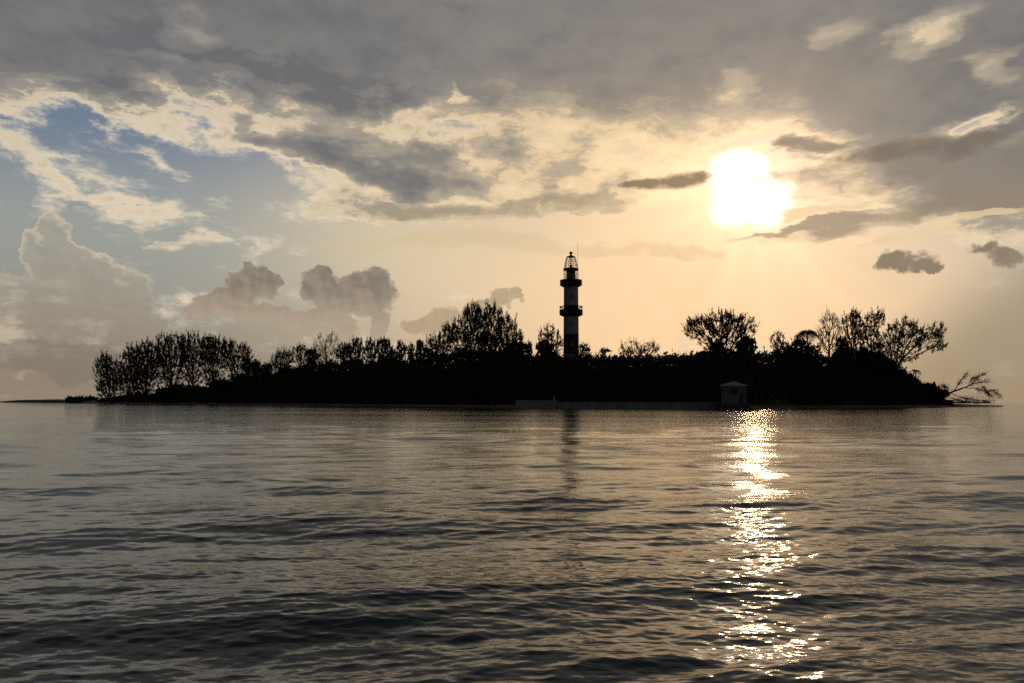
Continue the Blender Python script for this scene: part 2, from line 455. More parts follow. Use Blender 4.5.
sand = noise_mat("beach_sand", (.16, .115, .075), (.24, .18, .12), .8, .9, .4)
def build_island():
    xs = np.linspace(0, 1003, 260); vs = np.array([-6, -2, 0, .8, 1.6, 2.5, 4, 6, 9, 14, 20, 28, 40, 55, 70, 78, 82, 86, 92])
    V = []
    rg = seeded(5)
    for x in xs:
        wide = np.interp(x, [0, 60, 95, 250, 900, 1003], [.10, .22, .8, 1.0, .9, .12])
        lift = np.interp(x, [0, 10, 25, 60, 70, 930, 985, 1003], [.35, .7, 1.0, 1.25, 1, 1, .5, .3])
        w = 2.5 * mnoise.noise((x * .03, 0, 0)) + 1.6 * mnoise.noise((x * .12, 3, 0)) + .6 * mnoise.noise((x * .5, 6, 0))
        for v in vs:
            inland = min(v, 86 - v)
            vv = v * wide if v > 0 else v * max(wide, .4)
            d = shore_depth(x) + vv + w
            p = at(x, 401, d)
            z = float(ground_z(inland)) * (lift if inland > 0 else 1)
            z += .12 * mnoise.noise((p.x * .2, p.y * .2, 1)) * (1 if inland > 1 else 0)
            V.append((p.x, d, z))
    n = len(vs)
    F = [(i * n + j, (i + 1) * n + j, (i + 1) * n + j + 1, i * n + j + 1) for i in range(len(xs) - 1) for j in range(n - 1)]
    tag(link_mesh("island_ground", V, F, sand, smooth=True), kind="structure")
build_island()

# ---------------------------------------------------------------- foliage and bark
bark = noise_mat("bark", (.035, .027, .020), (.075, .060, .046), 5, .9, .5)
bare_wood = noise_mat("weathered_wood", (.09, .075, .06), (.17, .15, .12), 4, .85, .4)
needle = noise_mat("casuarina_foliage", (.022, .030, .013), (.055, .062, .028), .9, .7)
leaf_a = noise_mat("broad_foliage", (.020, .036, .012), (.05, .07, .025), .8, .6)
leaf_b = noise_mat("dry_foliage", (.045, .042, .02), (.085, .07, .035), 1.1, .7)
scrub_m = noise_mat("thicket_foliage", (.014, .024, .009), (.04, .055, .02), .45, .7)

def tubes(P, Q, r0, r1, n=5):
    """tapered tubes between the points P and Q as one vertex / face set"""
    P = np.asarray(P, float); Q = np.asarray(Q, float)
    d = Q - P; L = np.linalg.norm(d, axis=1, keepdims=True); d = d / np.maximum(L, 1e-6)
    up = np.where(np.abs(d[:, 2:3]) > .9, np.array([[1., 0, 0]]), np.array([[0, 0, 1.]]))
    a = np.cross(d, up); a /= np.linalg.norm(a, axis=1, keepdims=True)
    b = np.cross(d, a)
    ang = np.linspace(0, 2 * np.pi, n, endpoint=False)
    ring = a[:, None, :] * np.cos(ang)[None, :, None] + b[:, None, :] * np.sin(ang)[None, :, None]
    A = P[:, None, :] + ring * np.asarray(r0)[:, None, None]; B = Q[:, None, :] + ring * np.asarray(r1)[:, None, None]
    V = np.concatenate([A, B], 1).reshape(-1, 3)
    m = len(P); o = (np.arange(m) * 2 * n)[:, None]; j = np.arange(n)[None, :]; j2 = (j + 1) % n
    F = np.stack([o + j, o + j2, o + n + j2, o + n + j], -1).reshape(-1, 4)
    return V, F

def leaves(C, D, length, width, rg, jitter):
    """leaf-sized kites centred on C and lying roughly along D"""
    n = len(C)
    D = D + rg.normal(0, jitter, (n, 3)); D /= np.maximum(np.linalg.norm(D, axis=1, keepdims=True), 1e-6)
    S_ = np.cross(D, rg.normal(0, 1, (n, 3))); S_ /= np.maximum(np.linalg.norm(S_, axis=1, keepdims=True), 1e-6)
    l = length * rg.uniform(.6, 1.4, (n, 1)); w = width * rg.uniform(.6, 1.4, (n, 1))
    V = np.stack([C - D * l * .5, C + S_ * w * .5 + D * l * .05, C + D * l * .5, C - S_ * w * .5 + D * l * .05], 1).reshape(-1, 3)
    F = np.arange(n * 4).reshape(-1, 4)
    return V, F

def grow(base, attr, step, kill, rg, lean=(0, 0, 0), tropism=.25, trunk=None):
    """branches growing from base into the cloud of points attr; returns nodes and parents"""
    N = [np.array(base, float)]; par = [-1]
    c = attr.mean(0)
    tgt = np.array(trunk if trunk is not None else (c[0] * .5 + base[0] * .5, c[1] * .5 + base[1] * .5, attr[:, 2].min() + .1 * np.ptp(attr[:, 2])), float)
    k = max(2, int(np.linalg.norm(tgt - N[0]) / step))
    b0 = N[0].copy()
    for i in range(1, k + 1):
        t = i / k
        N.append(b0 * (1 - t) + tgt * t + rg.normal(0, .05 * step, 3)); par.append(len(N) - 2)
    A = attr.copy()
    NP = np.array(N)
    near = np.full(len(A), -1); dist = np.full(len(A), 1e9)
    start = 0
    for it in range(150):
        new = NP[start:]
        if len(new):
            dd = np.linalg.norm(A[:, None, :] - new[None, :, :], axis=2)
            m = dd.argmin(1); v = dd[np.arange(len(A)), m]
            upd = v < dist
            near[upd] = m[upd] + start; dist[upd] = v[upd]
        keep = dist > kill
        A, near, dist = A[keep], near[keep], dist[keep]
        if len(A) < 3: break
        start = len(NP)
        add, addp = [], []
        for nd in np.unique(near):
            v = A[near == nd] - NP[nd]
            v = (v / np.linalg.norm(v, axis=1, keepdims=True)).sum(0)
            v /= max(np.linalg.norm(v), 1e-6)
            if par[nd] >= 0:
                u = NP[nd] - NP[par[nd]]; u /= max(np.linalg.norm(u), 1e-6); v = v + u * .35
            v = v + np.array([0, 0, tropism]) + np.array(lean) * .1 + rg.normal(0, .16, 3)
            v /= np.linalg.norm(v)
            add.append(NP[nd] + v * step); addp.append(int(nd))
        NP = np.concatenate([NP, np.array(add)]); par += addp
        if len(NP) > 5200: break
    return NP, np.array(par)

def thickness(NP, par, tip, expo=2.35):
    r = np.zeros(len(NP)); cnt = np.zeros(len(NP), int)
    for i in range(len(NP) - 1, 0, -1):
        if cnt[i] == 0: r[i] = tip ** expo
        r[par[i]] += r[i]; cnt[par[i]] += 1
    return r ** (1 / expo), cnt

def crown_points(ells, Y, rg, n, mode, gap):
    """points through the crown: ells are ellipses (x, y, rx, ry) read off the photograph, given real size at depth Y"""
    out = []
    area = sum(e[2] * e[3] for e in ells)
    s = Y / FPX
    for (x, y, rx, ry) in ells:
        c = np.array(at(x, y, Y)); R_ = np.array([rx * s, rx * s * .85, ry * s])
        m = int(n * rx * ry / area)
        if mode == 'plume':
            k = max(5, int(m / 22))
            for _ in range(k):
                u = rg.normal(0, 1, 3); u /= np.linalg.norm(u); rr = rg.uniform(0, 1) ** .5
                top = c + R_ * u * rr * np.array([1, 1, .25])
                h = math.sqrt(max(0, 1 - (rr * u[0]) ** 2)) * R_[2] * rg.uniform(.72, 1.06)
                zt = c[2] + h; zb = c[2] - R_[2] * rg.uniform(.1, .75)
                t = rg.uniform(0, 1, 24)
                w = (.16 + .36 * np.sin(np.pi * np.clip(t * .9 + .1, 0, 1))) * min(1.6, R_[0] * .55)
                base = c[:2] + (top[:2] - c[:2]) * .55
                P = np.stack([base[0] + (top[0] - base[0]) * t + rg.normal(0, 1, 24) * w, base[1] + (top[1] - base[1]) * t + rg.normal(0, 1, 24) * w, zb + (zt - zb) * t], 1)
                out.append(P)
        else:
            u = rg.normal(0, 1, (m * 3, 3)); u /= np.linalg.norm(u, axis=1, keepdims=True)
            P = c + u * R_ * rg.uniform(0, 1, (m * 3, 1)) ** .42
            f = np.array([mnoise.noise(p * (1.1 / max(R_[0] * .45, .6))) for p in map(Vector, P)])
            out.append(P[np.argsort(-f)[:m]] if gap else P[:m])
    return np.concatenate(out)

def tree(name, label, x, base_y, Y, ells, mode='plume', n=320, leaf=needle, per=5, size=(.44, .115), seed=1, gap=True, lean=(0, 0, 0), fork=None, tip=.030, step=None, wood=bark, group="trees standing above the thicket", jit=.45, trop=.25, cat="tree", reach=3, sink=True, shoots=1.0):
    rg = seeded(seed)
    b = at(x, base_y, Y)
    root = bpy.data.objects.new(name, None); col.objects.link(root); root.location = b
    root.empty_display_size = 1
    tag(root, label, cat, group)
    ells = [(ex, ey + (2.6 if shoots >= 1 else 0), erx, ery) for ex, ey, erx, ery in ells]
    if mode == 'plume' and sink:
        ells = [(ex, ey, erx * 1.15, ery) for ex, ey, erx, ery in ells] + [(ex * .7 + x * .3, ey + ery * .8, erx * .8, ery * .75) for ex, ey, erx, ery in ells]
    A = crown_points(ells, Y, rg, int(n * DENSE), mode, gap)
    sc_ = np.sqrt(sum(e[2] * e[3] for e in ells)) * Y / FPX
    st = step or float(np.clip(sc_ * .052, .16, .36))
    NP, par = grow(np.array(b), A, st, st * 1.35, rg, lean, trop, None if fork is None else np.array(at(fork[0], fork[1], Y)))
    r, cnt = thickness(NP, par, tip)
    r = np.minimum(r, .42)
    idx = np.arange(1, len(NP))
    tr = np.minimum(r[par[idx]], r[idx] * 1.35)
    V, F = tubes(NP[par[idx]] - np.array(b), NP[idx] - np.array(b), tr, r[idx], 5)
    # straight young shoots along the top and the outer limbs
    height = np.zeros(len(NP), int)
    for i in range(len(NP) - 1, 0, -1): height[par[i]] = max(height[par[i]], height[i] + 1)
    SC, SD_ = np.zeros((0, 3)), np.zeros((0, 3))
    if shoots:
        tip_i = np.nonzero(height <= 1)[0]
        hi = NP[tip_i, 2] > np.quantile(NP[:, 2], .35)
        pick = tip_i[hi & (rg.uniform(0, 1, len(tip_i)) < .55 * shoots)]
        o_ = NP[pick]; c0 = NP.mean(0)
        d = (o_ - c0) / np.maximum(np.linalg.norm(o_ - c0, axis=1, keepdims=True), 1e-6) * .5 + np.array([0, 0, 1.0]) + rg.normal(0, .2, o_.shape)
        d /= np.linalg.norm(d, axis=1, keepdims=True)
        L_ = rg.uniform(.35, 1.0, (len(pick), 1)) * min(2.3, st * 6.5)
        mid_ = o_ + d * L_ * .5; d2 = d + np.array([0, 0, .25]) + rg.normal(0, .08, d.shape); d2 /= np.linalg.norm(d2, axis=1, keepdims=True)
        end_ = mid_ + d2 * L_ * .5
        V2, F2 = tubes(np.concatenate([o_, mid_]) - np.array(b), np.concatenate([mid_, end_]) - np.array(b), np.repeat([tip, tip * .75], len(pick)), np.repeat([tip * .75, tip * .4], len(pick)), 4)
        F = np.concatenate([F, F2 + len(V)]); V = np.concatenate([V, V2])
        k_ = np.repeat(np.arange(len(pick)), rg.poisson(per * LEAFY * 1.6, len(pick)))
        t_ = rg.uniform(0, 1, (len(k_), 1))
        SC = o_[k_] + (end_ - o_)[k_] * t_ + rg.normal(0, .09, (len(k_), 3)); SD_ = d[k_]
    link_mesh("trunk", V, F, wood, root, smooth=True)
    # leaf sprays on the thin outer twigs
    if per:
        tw = np.nonzero((height <= reach) & (par >= 0))[0]
        cl = np.array([mnoise.noise(Vector(p) * .55) + .5 * mnoise.noise(Vector(p) * 1.6) for p in NP[tw]])
        reps = rg.poisson(per * LEAFY * np.clip(1.0 + 2.2 * cl, .12, 3.0)); ii = np.repeat(tw, reps)
        d = NP[ii] - NP[par[ii]]; d /= np.maximum(np.linalg.norm(d, axis=1, keepdims=True), 1e-6)
        C = NP[ii] - d * rg.uniform(-.2, 1, (len(ii), 1)) * st + rg.normal(0, .22 * st + .10, (len(ii), 3))
        if mode == 'plume': d = d + np.array([0, 0, .7])
        C = np.concatenate([C, SC]); d = np.concatenate([d, SD_])
        V, F = leaves(C - np.array(b), d, size[0], size[1], rg, jit)
        link_mesh("crown", V, F, leaf, root)
    return root

DENSE, LEAFY = 2.8, 1.8
def inl(x, d): return shore_depth(x) + d

# the feathery row at the left end
tree("casuarina_tree", "leftmost feathery tree, low and leaning out over the narrow spit", 112, 402.5, inl(108, 14), [(109, 376, 14, 23), (101, 388, 6, 10), (104, 362, 8, 11), (112, 388, 12, 12)], n=700, per=10, seed=1, lean=(-3, 0, 0))
tree("casuarina_tree", "dense dark feathery tree, second from the island's left end", 128, 402, inl(128, 17), [(128, 370, 13, 25), (124, 384, 15, 12), (134, 376, 10, 20)], n=700, per=10, seed=2)
tree("casuarina_tree", "dense feathery tree with rounded top, third from the island's left end", 146, 401.5, inl(146, 14), [(145, 364, 17, 25), (146, 382, 17, 13)], n=800, per=10, seed=3)
tree("casuarina_tree", "tall airy feathery tree with bare lower limbs beside the dense rounded one", 172, 401.5, inl(170, 18), [(170, 353, 19, 22), (164, 364, 13, 15), (174, 378, 12, 11)], n=820, per=8, seed=4, fork=(172, 389))
tree("casuarina_tree", "tall airy feathery tree in the middle of the left row, straight dark trunk", 194, 401, inl(194, 16), [(191, 352, 16, 21), (192, 376, 12, 11)], n=760, per=8, seed=5, fork=(193, 388))
tree("casuarina_tree", "broad airy feathery tree of the left row with flat spiky top", 213, 401, inl(212, 20), [(213, 353, 18, 20), (213, 376, 13, 11)], n=800, per=8, seed=6, fork=(213, 387))
tree("casuarina_tree", "slim feathery tree at the right of the left row with two pointed tops", 238, 400.5, inl(236, 18), [(231, 357, 11, 19), (244, 361, 9, 18), (238, 377, 11, 9)], n=720, per=8, seed=7, fork=(238, 386))
tree("casuarina_tree", "tiny wispy sapling in the dip right of the left row", 260, 400, inl(258, 18), [(258, 367, 6, 10)], n=110, per=4, seed=8)
tree("casuarina_tree", "low feathery tree closing the right end of the left row", 252, 400, inl(252, 15), [(251, 368, 8, 12)], n=220, per=7, seed=71)
# the ragged middle row
tree("casuarina_tree", "bushy feathery tree just right of the dip in the skyline", 284, 399, inl(284, 22), [(283, 363, 13, 16), (276, 368, 9, 11)], n=360, per=7, seed=9)
tree("casuarina_tree", "thin spiky tree between the bushy one and the bare fan shaped one", 301, 399, inl(300, 26), [(301, 357, 9, 15)], n=220, per=4, seed=10)
tree("bare_tree", "nearly bare fan shaped tree standing tallest of the middle skyline row", 327, 399, inl(327, 24), [(327, 350, 15, 20), (318, 358, 9, 12)], mode='cloud', n=330, per=1.3, seed=11, leaf=leaf_b, tip=.035, trop=.5)
tree("casuarina_tree", "upright feathery tree next right of the bare fan shaped tree", 357, 398, inl(357, 22), [(356, 353, 9, 18)], n=300, per=6, seed=12)
tree("casuarina_tree", "narrow plume shaped tree, left of a touching pair in the middle row", 371, 398, inl(371, 25), [(370, 352, 6, 17)], n=220, per=6, seed=13)
tree("casuarina_tree", "narrow dense plume shaped tree, right of a touching pair in the middle row", 384, 398, inl(384, 21), [(383, 352, 7, 17)], n=260, per=8, seed=14)
tree("casuarina_tree", "thin plume tree, left of the two slightest spires in the middle row", 402, 398, inl(402, 24), [(401, 353, 5, 15)], n=160, per=5, seed=15)
tree("casuarina_tree", "thin plume tree, right of the two slightest spires in the middle row", 411, 398, inl(411, 24), [(411, 355, 4.5, 14)], n=140, per=5, seed=16)
tree("casuarina_tree", "slim single spire tree just left of the big dark tree cluster", 420, 398, inl(420, 22), [(420, 353, 5, 16)], n=170, per=7, seed=17)
tree("casuarina_tree", "low ragged tree filling the dip between the wispy sapling and the bushy tree", 268, 399, inl(268, 21), [(267, 371, 7, 9)], n=200, per=7, seed=61)
tree("casuarina_tree", "small ragged tree close in front of the bare fan shaped tree's left limbs", 312, 399, inl(312, 20), [(312, 357, 7, 11)], n=200, per=6, seed=62)
tree("casuarina_tree", "slight upright tree just right of the bare fan shaped tree", 344, 398, inl(344, 23), [(343, 353, 6, 12)], n=180, per=5, seed=63)
tree("casuarina_tree", "short leafy tree in the notch right of the touching pair", 393, 398, inl(393, 21), [(392, 357, 5, 10)], n=140, per=7, seed=64)
tree("casuarina_tree", "short leafy tree in the notch left of the big dark cluster", 429, 398, inl(429, 23), [(428, 355, 5, 10)], n=140, per=7, seed=65)
# the big cluster left of the lighthouse
tree("casuarina_tree", "left low shoulder tree of the big dark cluster left of the lighthouse", 440, 398, inl(440, 20), [(437, 348, 12, 14), (449, 338, 10, 16), (445, 350, 14, 10)], n=580, per=8, seed=18)
tree("casuarina_tree", "tallest tree of the big dark cluster, its many spikes left of centre", 472, 398, inl(470, 24), [(473, 328, 13, 26), (463, 336, 12, 20), (472, 346, 17, 14)], n=950, per=8, seed=19)
tree("casuarina_tree", "tall dense tree with twin spikes at the centre of the big dark cluster", 490, 398, inl(490, 22), [(492, 329, 12, 26), (486, 342, 12, 14), (494, 346, 15, 13)], n=850, per=9, seed=20)
tree("casuarina_tree", "right hand tree of the big dark cluster with twigs reaching to the lighthouse", 508, 398, inl(508, 24), [(508, 335, 11, 22), (516, 342, 8, 14), (507, 347, 13, 11)], n=600, per=7, seed=21)
tree("casuarina_tree", "small dim sapling in the gap between big cluster and lighthouse", 529, 398, inl(529, 22), [(529, 348, 5, 8)], n=90, per=5, seed=22)
tree("bare_tree", "airy see through tree touching the left side of the lighthouse", 549, 398, inl(549, 30), [(549, 340, 12, 17), (557, 345, 7, 13)], mode='cloud', n=300, per=3.0, seed=23, leaf=leaf_b, trop=.4)
tree("bare_tree", "little see through tree touching the right side of the lighthouse", 584, 398, inl(584, 30), [(583, 350, 8, 9)], mode='cloud', n=130, per=2.5, seed=25, leaf=leaf_b, trop=.4)
tree("bare_tree", "low bare twiggy tree fanned out midway between lighthouse and big round tree", 639, 398, inl(639, 26), [(632, 350, 14, 11), (648, 350, 12, 11)], mode='cloud', n=300, per=1.4, seed=26, leaf=leaf_b, tip=.032, trop=.45)
# right of the lighthouse
tree("broad_tree", "big round crowned tree standing alone below the sun above the grey hut", 727, 398, inl(722, 34), [(722, 328, 22, 19), (704, 332, 15, 18), (741, 332, 15, 19), (692, 328, 9, 14), (724, 344, 20, 12), (710, 344, 12, 10)], mode='plume', n=860, per=3.7, seed=27, leaf=leaf_a, size=(.5, .15), jit=.35, fork=(727, 360), trop=.2, step=.3, sink=False)
tree("bare_tree", "thin wispy tree just right of the big round crowned tree", 778, 397, inl(778, 24), [(778, 342, 8, 14)], mode='cloud', n=150, per=1.8, seed=28, leaf=leaf_b, trop=.45)
tree("bare_tree", "tall bare upright tree with thin raised limbs right of the palm", 830, 397, inl(830, 26), [(830, 328, 13, 20), (826, 342, 9, 14)], mode='cloud', n=380, per=1.6, seed=30, leaf=leaf_b, tip=.034, trop=.5)
tree("broad_tree", "narrow upright tree with leafy top between bare tree and spreading tree", 853, 397, inl(853, 22), [(852, 325, 9, 16), (853, 342, 10, 15), (855, 354, 12, 8)], mode='plume', sink=False, n=420, per=4.5, seed=31, leaf=leaf_a, size=(.5, .14), jit=.3, trop=.4)
tree("broad_tree", "leafy forked tree just left of the wide spreading tree", 872, 397, inl(872, 22), [(873, 322, 8, 12), (868, 336, 10, 17), (879, 318, 6, 9), (872, 350, 12, 11)], mode='plume', sink=False, n=460, per=4.5, seed=32, leaf=leaf_a, size=(.5, .14), jit=.3, trop=.4)
tree("spreading_tree", "rightmost big tree, limbs sweeping out over the open water", 890, 397, inl(893, 16), [(906, 331, 18, 16), (884, 346, 14, 18), (925, 338, 16, 14), (938, 330, 8, 11), (940, 345, 8, 5), (903, 350, 18, 12), (890, 356, 12, 10)], mode='cloud', n=1050, per=3.4, seed=33, leaf=leaf_a, size=(.5, .14), jit=.3, fork=(894, 374), lean=(1.5, 0, 0), trop=.22, step=.28)

# ---------------------------------------------------------------- palms
def palm(name, label, x, base_y, top, Y, n, length, droop, seed, lean=0.0, group="palms on the island", wid=.16):
    rg = seeded(seed)
    b = at(x, base_y, Y); t = at(top[0], top[1], Y)
    root = bpy.data.objects.new(name, None); col.objects.link(root); root.location = b
    tag(root, label, "palm tree", group)
    k = 9
    P = [np.array(b) + (np.array(t) - np.array(b)) * (i / k) + np.array([lean * math.sin(math.pi * i / k), 0, 0]) for i in range(k + 1)]
    V, F = tubes(np.array(P[:-1]) - np.array(b), np.array(P[1:]) - np.array(b), np.linspace(.26, .17, k), np.linspace(.255, .165, k), 8)
    link_mesh("trunk", V, F, bark, root, smooth=True)
    for i in range(n):
        a = 2 * math.pi * i / n + rg.uniform(-.2, .2); up = rg.uniform(-.25, 1.1)
        L = length * rg.uniform(.8, 1.15)
        spine = []
        for j in range(9):
            s = j / 8
            h = L * (s * math.cos(up)); z = L * (s * math.sin(up) - droop * s * s)
            spine.append(np.array(t) - np.array(b) + np.array([h * math.cos(a), h * math.sin(a), z]))
        spine = np.array(spine)
        Vs, Fs = tubes(spine[:-1], spine[1:], np.linspace(.04, .012, 8), np.linspace(.036, .01, 8), 4)
        vv, ff = [Vs], [Fs]; o = len(Vs)
        side = np.array([-math.sin(a), math.cos(a), 0])
        m = 26
        tt = np.linspace(.12, 1, m)
        C = np.stack([np.interp(tt, np.linspace(0, 1, 9), spine[:, q_]) for q_ in range(3)], 1)
        dl = np.array([math.cos(a), math.sin(a), 0])
        for sgn in (-1, 1):
            ll = wid * L * np.sin(np.pi * (.15 + .8 * tt))[:, None] * 1.5
            D = side * sgn * .8 + dl * .55 + np.array([0, 0, -.45]); D = D / np.linalg.norm(D)
            D = np.repeat(D[None], m, 0)
            lv, lf = leaves(C + D * ll * .5, D, 1, .06, rg, .06)
            lv = lv.reshape(m, 4, 3); cc = (C + D * ll * .5)[:, None, :]
            lv = cc + (lv - cc) * np.concatenate([ll, np.ones_like(ll), ll, np.ones_like(ll)], 1)[:, :, None] * np.array([1, 1, 1])
            vv.append(lv.reshape(-1, 3)); ff.append(lf + o); o += m * 4
        link_mesh("frond", np.concatenate(vv), np.concatenate(ff), leaf_a, root)
    return root
palm("palm_tree", "palm with drooping fronds between the wispy tree and the tall bare tree", 807, 397, (807, 332), inl(807, 19), 44, 4.3, 1.15, 41, .3, wid=.3)
palm("palm_tree", "small round headed palm poking above the thicket right of the lighthouse", 605, 398, (605, 351), inl(605, 22), 26, 1.9, .4, 42, wid=.24)
palm("palm_tree", "short ragged palm on the slope below the wide spreading tree", 916, 398, (916, 371), inl(914, 9), 22, 2.0, .6, 43, -.15, wid=.22)

# ---------------------------------------------------------------- shrubs that stand out
def shrub(label, x, Y, ells, seed, per=9, n=260, base_y=398):
    return tree("shrub", label, x, base_y, Y, ells, mode='cloud', n=n, leaf=scrub_m, per=per, size=(.36, .25), seed=seed, gap=False, jit=.9, group="shrubs topping the thicket", cat="shrub", trop=.05, reach=3, shoots=.3)
shrub("rounded dark bush just left of the lighthouse, in front of the airy tree", 545, inl(545, 19), [(545, 348, 9, 8), (546, 362, 10, 12)], 51, n=420)
shrub("rounded dark bush at the right end of the big dark cluster", 518, inl(518, 18), [(518, 349, 8, 8), (518, 362, 9, 12)], 52, n=380)
shrub("dark bush under the right side of the big round crowned tree", 744, inl(744, 28), [(747, 346, 10, 9), (742, 357, 15, 8)], 53, n=520)
shrub("dark bush under the left side of the big round crowned tree", 708, inl(708, 28), [(717, 349, 8, 7), (706, 358, 13, 7)], 54, n=480)
shrub("dark bush at the foot of the palm with drooping fronds", 795, inl(795, 17), [(788, 351, 12, 7), (800, 347, 12, 8), (812, 352, 10, 8), (798, 362, 20, 12)], 55, n=560)
shrub("dark pointed bush in front of the tall bare upright tree", 842, inl(842, 15), [(842, 347, 7, 9), (842, 360, 10, 14)], 56, n=420)
shrub("broad dark bush at the feet of the leafy trees left of the spreading tree", 864, inl(862, 14), [(860, 356, 13, 9), (874, 360, 12, 9), (866, 368, 18, 8)], 58, n=620)
shrub("dark bush hiding the foot of the wide spreading tree", 889, inl(888, 12), [(886, 366, 11, 8), (895, 373, 11, 7)], 59, n=420)
shrub("low dark bush under the airy left row, left of its straight trunk", 180, inl(180, 10), [(178, 390, 13, 6), (165, 392, 10, 5)], 66, n=360)
shrub("low dark bush under the right end of the left row", 226, inl(226, 10), [(222, 386, 14, 7), (240, 383, 12, 7)], 67, n=380)
shrub("ragged low bush on the bare slope just above the fallen tree", 932, inl(932, 8), [(930, 389, 9, 6), (940, 394, 9, 5)], 68, n=320)
shrub("low flat topped scrub on the narrow spit at far left", 80, inl(80, 5), [(71, 400.3, 6, 3.0), (80, 399.8, 8, 3.2), (90, 399.8, 7, 3.2)], 57, n=420, base_y=404.0, per=12)

# ---------------------------------------------------------------- the thicket that reads as one dark mass
TOP = [(97, 401), (108, 398.5), (125, 395), (150, 393.5), (165, 390.5), (200, 386), (230, 382.5), (245, 379), (258, 374), (270, 371.5), (290, 367.5), (310, 363), (330, 360), (360, 359), (400, 358), (430, 356), (445, 351), (470, 347), (500, 348), (520, 353), (545, 353), (560, 354), (600, 354),
       (640, 356), (660, 355), (700, 353), (740, 352), (770, 350), (790, 349), (815, 352), (830, 354), (845, 352), (860, 356), (880, 362), (895, 366), (910, 373), (920, 380), (930, 390), (938, 396), (948, 401)]
def top_z(x, Y):
    y = float(np.interp(x, [t[0] for t in TOP], [t[1] for t in TOP]))
    k = min(1.0, max(.25, (401 - y) / 22))
    y -= k * (4.5 * mnoise.noise((x * .075, 1, 5)) + 3.2 * mnoise.noise((x * .19, 4, 2)) + 2.0 * mnoise.noise((x * .45, 8, 1)))
    return at(x, y, Y).z
def build_thicket():
    rg = seeded(77)
    V, F = [], []
    xs = np.arange(98, 953, 2.0); ds = [5, 5.5, 8, 12, 17, 22, 28, 34, 40, 46, 47]
    hs = [.12, .25, .55, .80, .93, .95, .93, .9, .8, .5, .1]
    hc = [0, .1, .34, .62, .8, .84, .82, .78, .68, .4, 0]
    n = len(ds)
    for x in xs:
        for d, h in zip(ds, hc):
            Y = inl(x, d + 1.2 + 3 * mnoise.noise((x * .02, 7, 0)))
            p = at(x, 401, Y)
            H_ = max(.3, top_z(x, inl(x, 22)) - .6)
            nzv = 1 + .20 * mnoise.noise((p.x * .22, Y * .22, 0)) + .10 * mnoise.noise((p.x * .7, Y * .7, 4))
            V.append((p.x, Y + .5 * mnoise.noise((p.x * .6, h * 9, 2)), .7 + H_ * h * nzv * .9))
    F = [(i * n + j, (i + 1) * n + j, (i + 1) * n + j + 1, i * n + j + 1) for i in range(len(xs) - 1) for j in range(n - 1)]
    V = np.array(V); F = np.array(F)
    # leaf clumps all over it
    m = 150000
    x = rg.uniform(97, 953, m); d = np.where(rg.uniform(0, 1, m) < .45, rg.uniform(4.5, 11, m), rg.uniform(5, 44, m)); u = rg.uniform(0, 1, m)
    Y = np.array([inl(a, b_) for a, b_ in zip(x, d)])
    hh = np.interp(d, ds, hs)
    P = np.empty((m, 3))
    for i in range(m):
        p = at(x[i], 401, Y[i]); H_ = max(.3, (top_z(x[i], inl(x[i], 22)) - .6) * 1.05)
        clump = .5 + .5 * mnoise.noise((p.x * .35, Y[i] * .35, 9)) + .35 * mnoise.noise((p.x * 1.1, Y[i] * 1.1, 5))
        if u[i] < .6: z = .7 + H_ * hh[i] * (.82 + .26 * clump * rg.uniform(.3, 1)) 
        else: z = .7 + H_ * hh[i] * rg.uniform(0, .95)
        P[i] = (p.x, Y[i], z)
    LV, LF = leaves(P, rg.normal(0, 1, (m, 3)) + np.array([0, 0, .8]), .75, .45, rg, .3)
    # bare twigs standing out of the top
    k = 5000
    x = rg.uniform(230, 930, k); d = rg.uniform(8, 38, k)
    A, B = [], []
    for a, b_ in zip(x, d):
        Y_ = inl(a, b_); p = at(a, 401, Y_); H_ = max(.3, (top_z(a, inl(a, 22)) - .6) * 1.03)
        z = .7 + H_ * np.interp(b_, ds, hs) * .9
        A.append((p.x, Y_, z - .3)); B.append((p.x + rg.normal(0, .45), Y_ + rg.normal(0, .4), z + rg.uniform(.4, 2.6) * rg.uniform(.4, 1)))
    TV, TF = tubes(A, B, np.full(k, .035), np.full(k, .015), 4)
    kk = np.repeat(np.arange(k), 7); t_ = rg.uniform(.1, 1, (len(kk), 1)); A_ = np.array(A)[kk]; B_ = np.array(B)[kk]
    SV, SF = leaves(A_ + (B_ - A_) * t_ + rg.normal(0, .08, A_.shape), B_ - A_, .5, .14, rg, .5)
    LF = np.concatenate([LF, SF + len(LV)]); LV = np.concatenate([LV, SV])
    V2 = np.concatenate([V, LV, TV]); F2 = np.concatenate([F, LF + len(V), TF + len(V) + len(LV)])
    tag(link_mesh("thicket", V2, F2, scrub_m), "black green thicket filling the whole island under the trees", "thicket", kind="stuff")
build_thicket()

